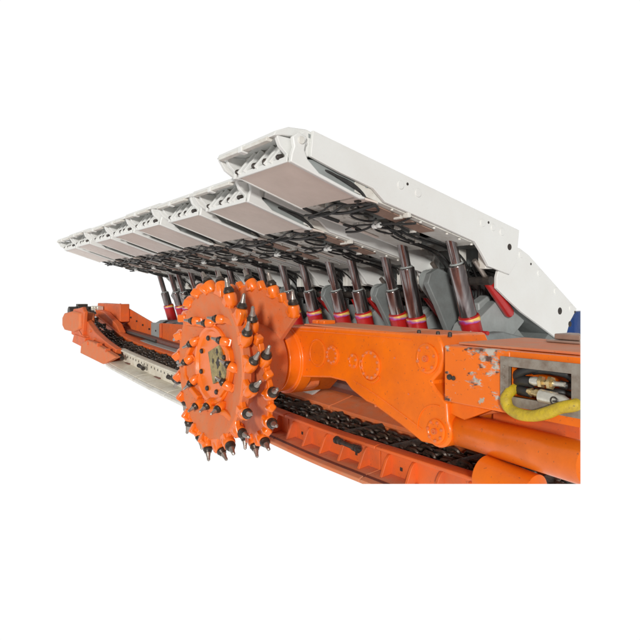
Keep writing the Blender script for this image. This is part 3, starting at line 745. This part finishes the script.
for k in range(8):
    a = k * math.pi / 4 + .35; x, z = HX + .27 * math.cos(a), HZc + .27 * math.sin(a); mb.lathe((x, 2.476, z), (x, 2.44, z), [(0, .026), (.02, .026), (.028, .018)], 8)
SB(mb, 'hub_bolt', 'cap', drum, bevel=0)
hp = [P(*q, Y=2.45) for q in ((208, 352), (219, 345), (226, 372), (225, 378), (213, 384))]
SB(MB().prism([(p.x, p.z) for p in hp], 'Y', 2.448, 2.468), 'hub_plate', 'plate', drum, bevel=.002)
mb = MB()
for q, s in (((218, 363), .045), ((217, 352), .028), ((220, 374), .026), ((213, 361), .02), ((216, 380), .018)):
    p = P(*q, Y=2.447)
    mb.prism([(p.x + s * (1 + .35 * math.sin(5 * a + s * 90)) * math.cos(a) * .8, p.z + s * (1 + .35 * math.sin(4 * a + s * 50)) * math.sin(a)) for a in [2 * math.pi * i / 14 for i in range(14)]], 'Y', 2.444, 2.4482)
SB(mb, 'grease_mark', 'dark', drum, bevel=0)

def frame_at(ang, tilt, fwd):
    rad = Vector((math.cos(ang), 0, math.sin(ang))); tan = Vector((-math.sin(ang), 0, math.cos(ang)))
    return (rad * (1 - tilt) + tan * tilt + Vector((0, -1, 0)) * fwd).normalized(), rad, tan
hold_n = 0
def pick(pos, d, s=1.0, foot=None):
    """orange holder with dark collar and steel bit pointing along d"""
    pos = Vector(pos); d = Vector(d).normalized()
    mb = MB().lathe(pos - d * .10 * s, pos + d * .2, [(0, .034 * s), (.03 * s, .052 * s), (.085 * s, .056 * s), (.105 * s, .050 * s), (.112 * s, .040 * s)], 18)
    if foot is not None:
        foot = Vector(foot); mb.obox(foot, pos - d * .03 * s, .075 * s, .085 * s)
    h = SB(mb, 'pick_holder', 'orange_bright', drum, bevel=.006)
    c = pos + d * .012 * s
    SB(MB().lathe(c, c + d, [(0, .036 * s), (.004, .044 * s), (.022 * s, .046 * s), (.034 * s, .038 * s), (.05 * s, .032 * s)], 16), 'pick_collar', 'cap', drum, bevel=0)
    SB(MB().lathe(c, c + d, [(.035 * s, .030 * s), (.05 * s, .026 * s), (.075 * s, .021 * s), (.092 * s, .0165 * s), (.12 * s, .0145 * s), (.13 * s, .004 * s)], 14), 'pick_bit', 'steel', drum, bevel=0)
# rim picks of the face disc
for k in range(NT):
    a = 2 * math.pi * (k + .45) / NT + rnd.uniform(-.02, .02)
    d, rad, tan = frame_at(a, .45 + rnd.uniform(-.06, .04), .12 if k % 2 else -.05)
    y = 2.445 if k % 2 else 2.47
    ctr = Vector((HX, y, HZc)) + rad * (.80 + rnd.uniform(-.012, .012))
    pick(ctr, d, 1.07 + rnd.uniform(-.05, .06), Vector((HX, y, HZc)) + rad * .69 - tan * .02)
# square lugs welded on the face beside the rim
mb = MB()
for k in range(0, NT):
    a = 2 * math.pi * (k + .38) / NT
    if math.cos(a) > .15: continue
    d, rad, tan = frame_at(a, .45, .5); c = Vector((HX, 2.405, HZc)) + rad * .735
    mb.obox(c - d * .05, c + d * .05, .06, .08)
SB(mb, 'rim_lug', 'orange_bright', drum, bevel=.014)

# face picks, in short arcs round the hub
face = [((193, 321), (-1, .1)), ((206, 323), (-1, -.05)), ((217, 319), (-1, .15)), ((191, 343), (-.8, -.7)), ((185.5, 361), (-.75, -.8)), ((191, 382), (-.5, -1)),
        ((196, 405), (.1, -.5)), ((207, 405), (.2, -.5)), ((218, 408), (.25, -.4)), ((221, 341), (-1, .35)), ((229, 366), (-.8, .7)), ((224, 384), (-.8, .9))]
for (px, py), (dx, dz) in face:
    p = P(px, py, Y=2.40)
    d = Vector((dx * 1.0, -.75, dz * .8))
    pick((p.x, 2.41, p.z), d, .84, (p.x - dx * .06, 2.48, p.z - dz * .06))
for path in (((190, 323), (206, 324), (217, 321), (229, 320), (238, 324)), ((194, 344), (187, 362), (188, 376), (193, 388), (201, 398)), ((194, 406), (207, 406), (218, 409), (228, 413), (237, 421)), ((223, 341), (231, 352), (233, 367), (230, 383), (222, 395))):
    pts = [P(*q, Y=2.46) for q in path]; w_ = .028; A = []; Bq = []
    for i, p in enumerate(pts):
        t = (pts[min(i + 1, 4)] - pts[max(i - 1, 0)]).normalized(); n = Vector((-t.z, 0, t.x)); A.append((p.x + n.x * w_, p.z + n.z * w_)); Bq.append((p.x - n.x * w_, p.z - n.z * w_))
    SB(MB().prism(A + Bq[::-1], 'Y', 2.418, 2.475), 'holder_bar', 'orange', drum, bevel=.008)
# helical vanes with rim picks
VS = R(190)
vy = lambda t: 3.10 - .575 * t
for v, aend in enumerate((R(38), R(-142))):
    ro, ri, th = .765, .37, .05; n = 44; span = VS
    mb = MB(); rings = []
    for i in range(n + 1):
        t = i / n; a = aend + span * t; y = vy(t)
        ca, sa = math.cos(a), math.sin(a)
        rings.append(mb.verts([(HX + ri * ca, y, HZc + ri * sa), (HX + ro * ca, y - .02, HZc + ro * sa), (HX + ro * ca, y - .02 - th, HZc + ro * sa), (HX + ri * ca, y - th, HZc + ri * sa)]))
    for a_, b_ in zip(rings, rings[1:]):
        for q in range(4): mb.face([a_[q], a_[(q + 1) % 4], b_[(q + 1) % 4], b_[q]])
    mb.face(rings[0][::-1]); mb.face(rings[-1])
    SB(mb, 'vane', 'orange_dust', drum, bevel=.006)
    # bright worn rim strip along the vane
    mb = MB(); rings = []
    for i in range(n + 1):
        t = i / n; a = aend + span * t; y = vy(t); ca, sa = math.cos(a), math.sin(a); r2 = .785 + .014 * math.sin(i * 1.9)
        rings.append(mb.verts([(HX + .735 * ca, y - .01, HZc + .735 * sa), (HX + r2 * ca, y - .012, HZc + r2 * sa), (HX + r2 * ca, y - .065, HZc + r2 * sa), (HX + .735 * ca, y - .07, HZc + .735 * sa)]))
    for a_, b_ in zip(rings, rings[1:]):
        for q in range(4): mb.face([a_[q], a_[(q + 1) % 4], b_[(q + 1) % 4], b_[q]])
    mb.face(rings[0][::-1]); mb.face(rings[-1])
    SB(mb, 'vane_rim', 'orange_bright', drum, bevel=.008)
    for k in range(8):
        t = (k + (.3 if v == 0 else .62)) / 8.3; a = aend + span * t; y = vy(t) - .05
        d, rad, tan = frame_at(a, .42, .12)
        a3 = a + .5 * span / 8.3; d3, r3, t3 = frame_at(a3, .42, .12); c3 = Vector((HX, y - .035, HZc)) + r3 * .79
        SB(MB().obox(c3 - d3 * .05, c3 + d3 * .045, .07, .075), 'rim_lug', 'orange_bright', drum, bevel=.016)
        pick(Vector((HX, y, HZc)) + rad * .815, d, 1.12, Vector((HX, y, HZc)) + rad * .72 - tan * .03)

# --- body box with cable opening
XB0 = -2.87; ZT, ZBm = -.362, -.775
def XR(Y, px=580.5):   # x of the section plane at depth Y
    a = (px - 320) / F; return Y * (S_ * a - C_) / (C_ * a + S_)
Yf = 3.2
body = SB(MB().box(XB0, -1.3, 3.42, 4.15, ZBm, ZT), 'body', 'orange', cut=True, bevel=.008)
o1, o2 = P(510, 366, Y=Yf), P(573, 405, Y=Yf)
ox0, ox1, oz1, oz0 = o1.x, o2.x, -.462, -.655
mb = MB(); mb.box(XB0, ox0, Yf, 3.418, ZBm + .002, ZT - .002)
SB(mb, 'front_plate', 'orange_worn', body, cut=True, bevel=.012)
mb = MB(); mb.box(ox0, ox1, Yf + .002, 3.417, oz1, ZT - .003); mb.box(ox0, ox1, Yf + .002, 3.417, ZBm + .003, oz0); mb.box(ox1, -1.3, Yf + .002, 3.417, ZBm + .003, ZT - .003)
SB(mb, 'front_plate', 'orange', body, cut=True, bevel=0)
SB(MB().box(XB0 + .05, -1.3, 3.3, 4.1, ZT + .001, ZT + .018), 'top_cover', 'orange_top', body, cut=True, bevel=.004)
mb = MB()
w = .062
mb.box(ox0 - w, ox0, Yf - .018, Yf + .02, oz0 - w, oz1 + w); mb.box(ox1, -1.3, Yf - .018, Yf + .02, oz0 - w, oz1 + w)
mb.box(ox0, ox1, Yf - .017, Yf + .02, oz1, oz1 + w); mb.box(ox0, ox1, Yf - .017, Yf + .02, oz0 - w, oz0)
SB(mb, 'opening_frame', 'frame_steel', body, cut=True, bevel=0)
mb = MB()
for k in range(4): mb.lathe((ox0 - w / 2, Yf - .019, oz0 + .07 * k - .02), (ox0 - w / 2, Yf - .03, oz0 + .07 * k - .02), [(0, .008), (.01, .008)], 6)
SB(mb, 'frame_bolt', 'frame_steel', body, bevel=0)
p = P(450, 377, Y=Yf); SB(MB().lathe((p.x, Yf + .002, p.z), (p.x, Yf - .02, p.z), [(0, .022), (.016, .02), (.02, .012)], 8).lathe((p.x + .035, Yf + .002, p.z - .004), (p.x + .035, Yf - .02, p.z - .004), [(0, .018), (.012, .016)], 8), 'grease_nipple', 'dark', body, bevel=0)
# hoses in the opening
def ptY(lst): return [P(x, y, Y=Yy) for x, y, Yy in lst]
mb = MB()
mb.tube(ptY([(574, 372, 3.38), (560, 371, 3.28), (543, 368, 3.25), (530, 369, 3.24), (518, 374, 3.25), (510, 382, 3.28), (513, 387, 3.27), (522, 391, 3.24), (531, 393, 3.23)]), .030, 10)
mb.tube(ptY([(578, 392, 3.38), (573, 380, 3.29), (566, 374, 3.26), (553, 371, 3.24), (545, 370, 3.24), (534, 371, 3.27)]), .026, 10)
mb.tube(ptY([(510, 383, 3.3), (520, 381, 3.26), (532, 382, 3.24)]), .036, 10)
mb.tube(ptY([(560, 384, 3.24), (568, 386, 3.26), (578, 386, 3.35)]), .024, 10)
mb.tube(ptY([(530, 390, 3.30), (545, 392, 3.28), (560, 392, 3.28), (575, 396, 3.35)]), .022, 10)
SB(cutR(mb), 'hose', 'hose', body, bevel=0)
def fit(name, mat, q0, q1, prof, Y=3.225, n=14):
    a, b = P(*q0, Y=Y), P(*q1, Y=Y); L = (b - a).length
    return SB(MB().lathe(a, b, [(t * L, r) for t, r in prof], n), name, mat, body, bevel=0)
fit('coupling', 'zinc', (530, 380.5), (541, 382), [(0, .008), (.1, .024), (.5, .03), (.8, .026), (1, .018)])
fit('coupling', 'brass', (540, 382), (547, 382.6), [(0, .02), (.02, .038), (.5, .038), (.52, .018), (1, .018)], n=6)
fit('coupling', 'brass', (547, 382.6), (554, 383.6), [(0, .018), (.3, .018), (.32, .042), (.75, .042), (.78, .026), (1, .026)], n=6)
fit('coupling', 'zinc', (554, 383.6), (565, 384.8), [(0, .016), (1, .015)])
fit('coupling', 'brass', (528, 391.5), (541, 394), [(0, .022), (.3, .028), (.35, .022), (.6, .022), (.62, .028), (1, .028)])
fit('coupling', 'zinc', (540, 395.5), (569, 402.5), [(0, .036), (.02, .042), (.55, .042), (.57, .036), (.8, .036), (1, .02)], Y=3.19, n=16)
p = P(558, 400, Y=3.19)
ringo = MB(); pts = [(p.x + .022 * math.cos(a), 3.147, p.z + .022 * math.sin(a)) for a in [2 * math.pi * i / 16 for i in range(16)]]
ringo.tube(pts, .005, 6, 1, closed=True); ringo.box(p.x - .004, p.x + .012, 3.142, 3.152, p.z - .006, p.z + .002)
SB(ringo, 'maker_ring', 'dark', body, bevel=0)
# yellow sleeved sling hanging out over the frame
mb = MB()
mb.tube(ptY([(515, 388, 3.26), (510, 392, 3.20), (506, 399, 3.16), (509, 408, 3.15), (519, 414, 3.14), (533, 416, 3.14), (547, 413, 3.14), (560, 408, 3.14), (574, 405.5, 3.165), (577, 404, 3.19)]),
        lambda t: .036 + .001 * math.sin(t * 31), 14, 8)
SB(cutR(mb), 'yellow_sling', 'yellow', body, bevel=0)

# link block between arm and body, and frame under it
q = [P(*t, Y=3.45) for t in ((428, 338), (452, 338), (456, 402), (478, 414), (470, 424), (440, 420), (428, 396))]
SB(MB().prism([(p.x, p.z) for p in q], 'Y', 3.43, 3.80), 'link_block', 'orange', bevel=.015)
q = [P(*t, Y=3.36) for t in ((442, 404), (462, 401), (492, 410), (466, 420), (452, 414))]
SB(MB().prism([(p.x, p.z) for p in q], 'Y', 3.34, 3.425), 'link_lug', 'orange', bevel=.01)
q = [P(*t, Y=3.5) for t in ((470, 402), (484, 405), (500, 412), (482, 416))]
SB(MB().prism([(p.x, p.z) for p in q], 'Y', 3.46, 3.6), 'link_lug', 'orange_dust', bevel=.01)
SB(MB().box(-2.75, -1.3, 3.6, 4.15, -1.1, ZBm - .004), 'under_frame', 'orange_red', cut=True, bevel=.008)
# lifting cylinder
a = P(459, 428.5, Y=3.46); b = P(592, 465.5, Y=3.22); L = (b - a).length
mb = MB().lathe(a, b, [(-.09, .085), (-.03, .09), (-.02, .112), (.0, .120), (.05, .122), (.06, .127), (L, .127)], 48)
SB(cutB(cutR(mb)), 'lift_cylinder', 'orange', bevel=0)
# tube below it, sectioned
a = P(484, 474, Y=3.30); b = P(546, 500, Y=3.30)
mb = MB().lathe(a - (b - a) * .01, b, [(0, .125), (.01, .135), ((b - a).length * .85, .135), ((b - a).length * .86, .12)], 40)
cutR(mb); cutB(mb)
SB(mb, 'guide_shoe', 'orange', bevel=0)
q = [P(*t, Y=3.9) for t in ((566, 336), (584, 336), (584, 346), (560, 346))]
mb = MB()
p = P(571, 340, Y=3.9)
mb.box(p.x - .14, p.x + .3, 3.8, 4.05, ZT + .02, p.z + .0)
mb.box(p.x - .09, p.x + .3, 3.83, 4.02, p.z + .003, p.z + .045)
SB(cutR(mb), 'rusty_block', 'brown', body, bevel=.012)

# ================================================================== blue casing behind the nearest support
d0 = P(574.5, 318, X=-5.8); d1 = P(574.5, 312, X=-5.8); d2 = P(574.5, 336, X=-5.8)
mb = MB().prism([(d0.y, d2.z), (d0.y + .9, d2.z), (d0.y + .9, d1.z), (d0.y + .12, d1.z), (d0.y, d0.z)], 'X', d0.x - .4, d0.x)
cutR(mb)
bl = mb.build('blue_casing', 'blue', None, bevel=.008)
bl['label'] = 'dark blue casing just showing behind the rear corner of the nearest white support'; bl['category'] = 'casing'

# ================================================================== camera, light, world
cam = bpy.data.cameras.new('camera'); co = bpy.data.objects.new('camera', cam); col.objects.link(co)
co.location = (0, 0, 0)
co.rotation_euler = Matrix((( S_, 0, C_), (C_, 0, -S_), (0, 1, 0))).to_euler()
cam.sensor_width = 36; cam.lens = F / 640 * 36; cam.shift_y = -(320 - HZ) / 640; cam.clip_start = .05; cam.clip_end = 200
scn.camera = co

def lamp_sun(d, e, ang, c):
    l = bpy.data.lights.new('key_light', 'SUN'); l.energy = e; l.angle = R(ang); l.color = c
    o = bpy.data.objects.new('key_light', l); col.objects.link(o); o.rotation_euler = Vector(d).to_track_quat('Z', 'Y').to_euler()
lamp_sun((.69, -.68, .15), 2.7, 6, (1, .98, .95))

w = bpy.data.worlds.new('World'); scn.world = w; w.use_nodes = True
N, L = w.node_tree.nodes, w.node_tree.links
bg = N['Background']
tc = N.new('ShaderNodeTexCoord')
def dot(vec):
    n = N.new('ShaderNodeVectorMath'); n.operation = 'DOT_PRODUCT'; n.inputs[1].default_value = vec; L.new(tc.outputs['Generated'], n.inputs[0]); return n.outputs['Value']
def mrange(v, a, b, c, d):
    n = N.new('ShaderNodeMapRange'); n.interpolation_type = 'SMOOTHSTEP'
    for k, x in zip(('From Min', 'From Max', 'To Min', 'To Max'), (a, b, c, d)): n.inputs[k].default_value = x
    L.new(v, n.inputs['Value']); return n.outputs[0]
f = mrange(dot((-C_, S_, 0)), .15, .55, .34, 1.0)            # white background in front; dimness behind is made up for contrast
fill_lo = mrange(dot((0, 0, -1)), .12, .5, 0.0, .90)             # added fill glow from below to brighten undersides; no floor there
m1 = N.new('ShaderNodeMath'); m1.operation = 'MAXIMUM'; L.new(f, m1.inputs[0]); L.new(fill_lo, m1.inputs[1])
L.new(m1.outputs[0], bg.inputs['Color']); bg.inputs['Strength'].default_value = 1.02

scn.view_settings.view_transform = 'Standard'; scn.view_settings.look = 'None'; scn.view_settings.exposure = 0; scn.view_settings.gamma = 1
scn.render.engine = 'CYCLES'
scn.render.resolution_x = 1024; scn.render.resolution_y = 1024
scn.cycles.max_bounces = 8
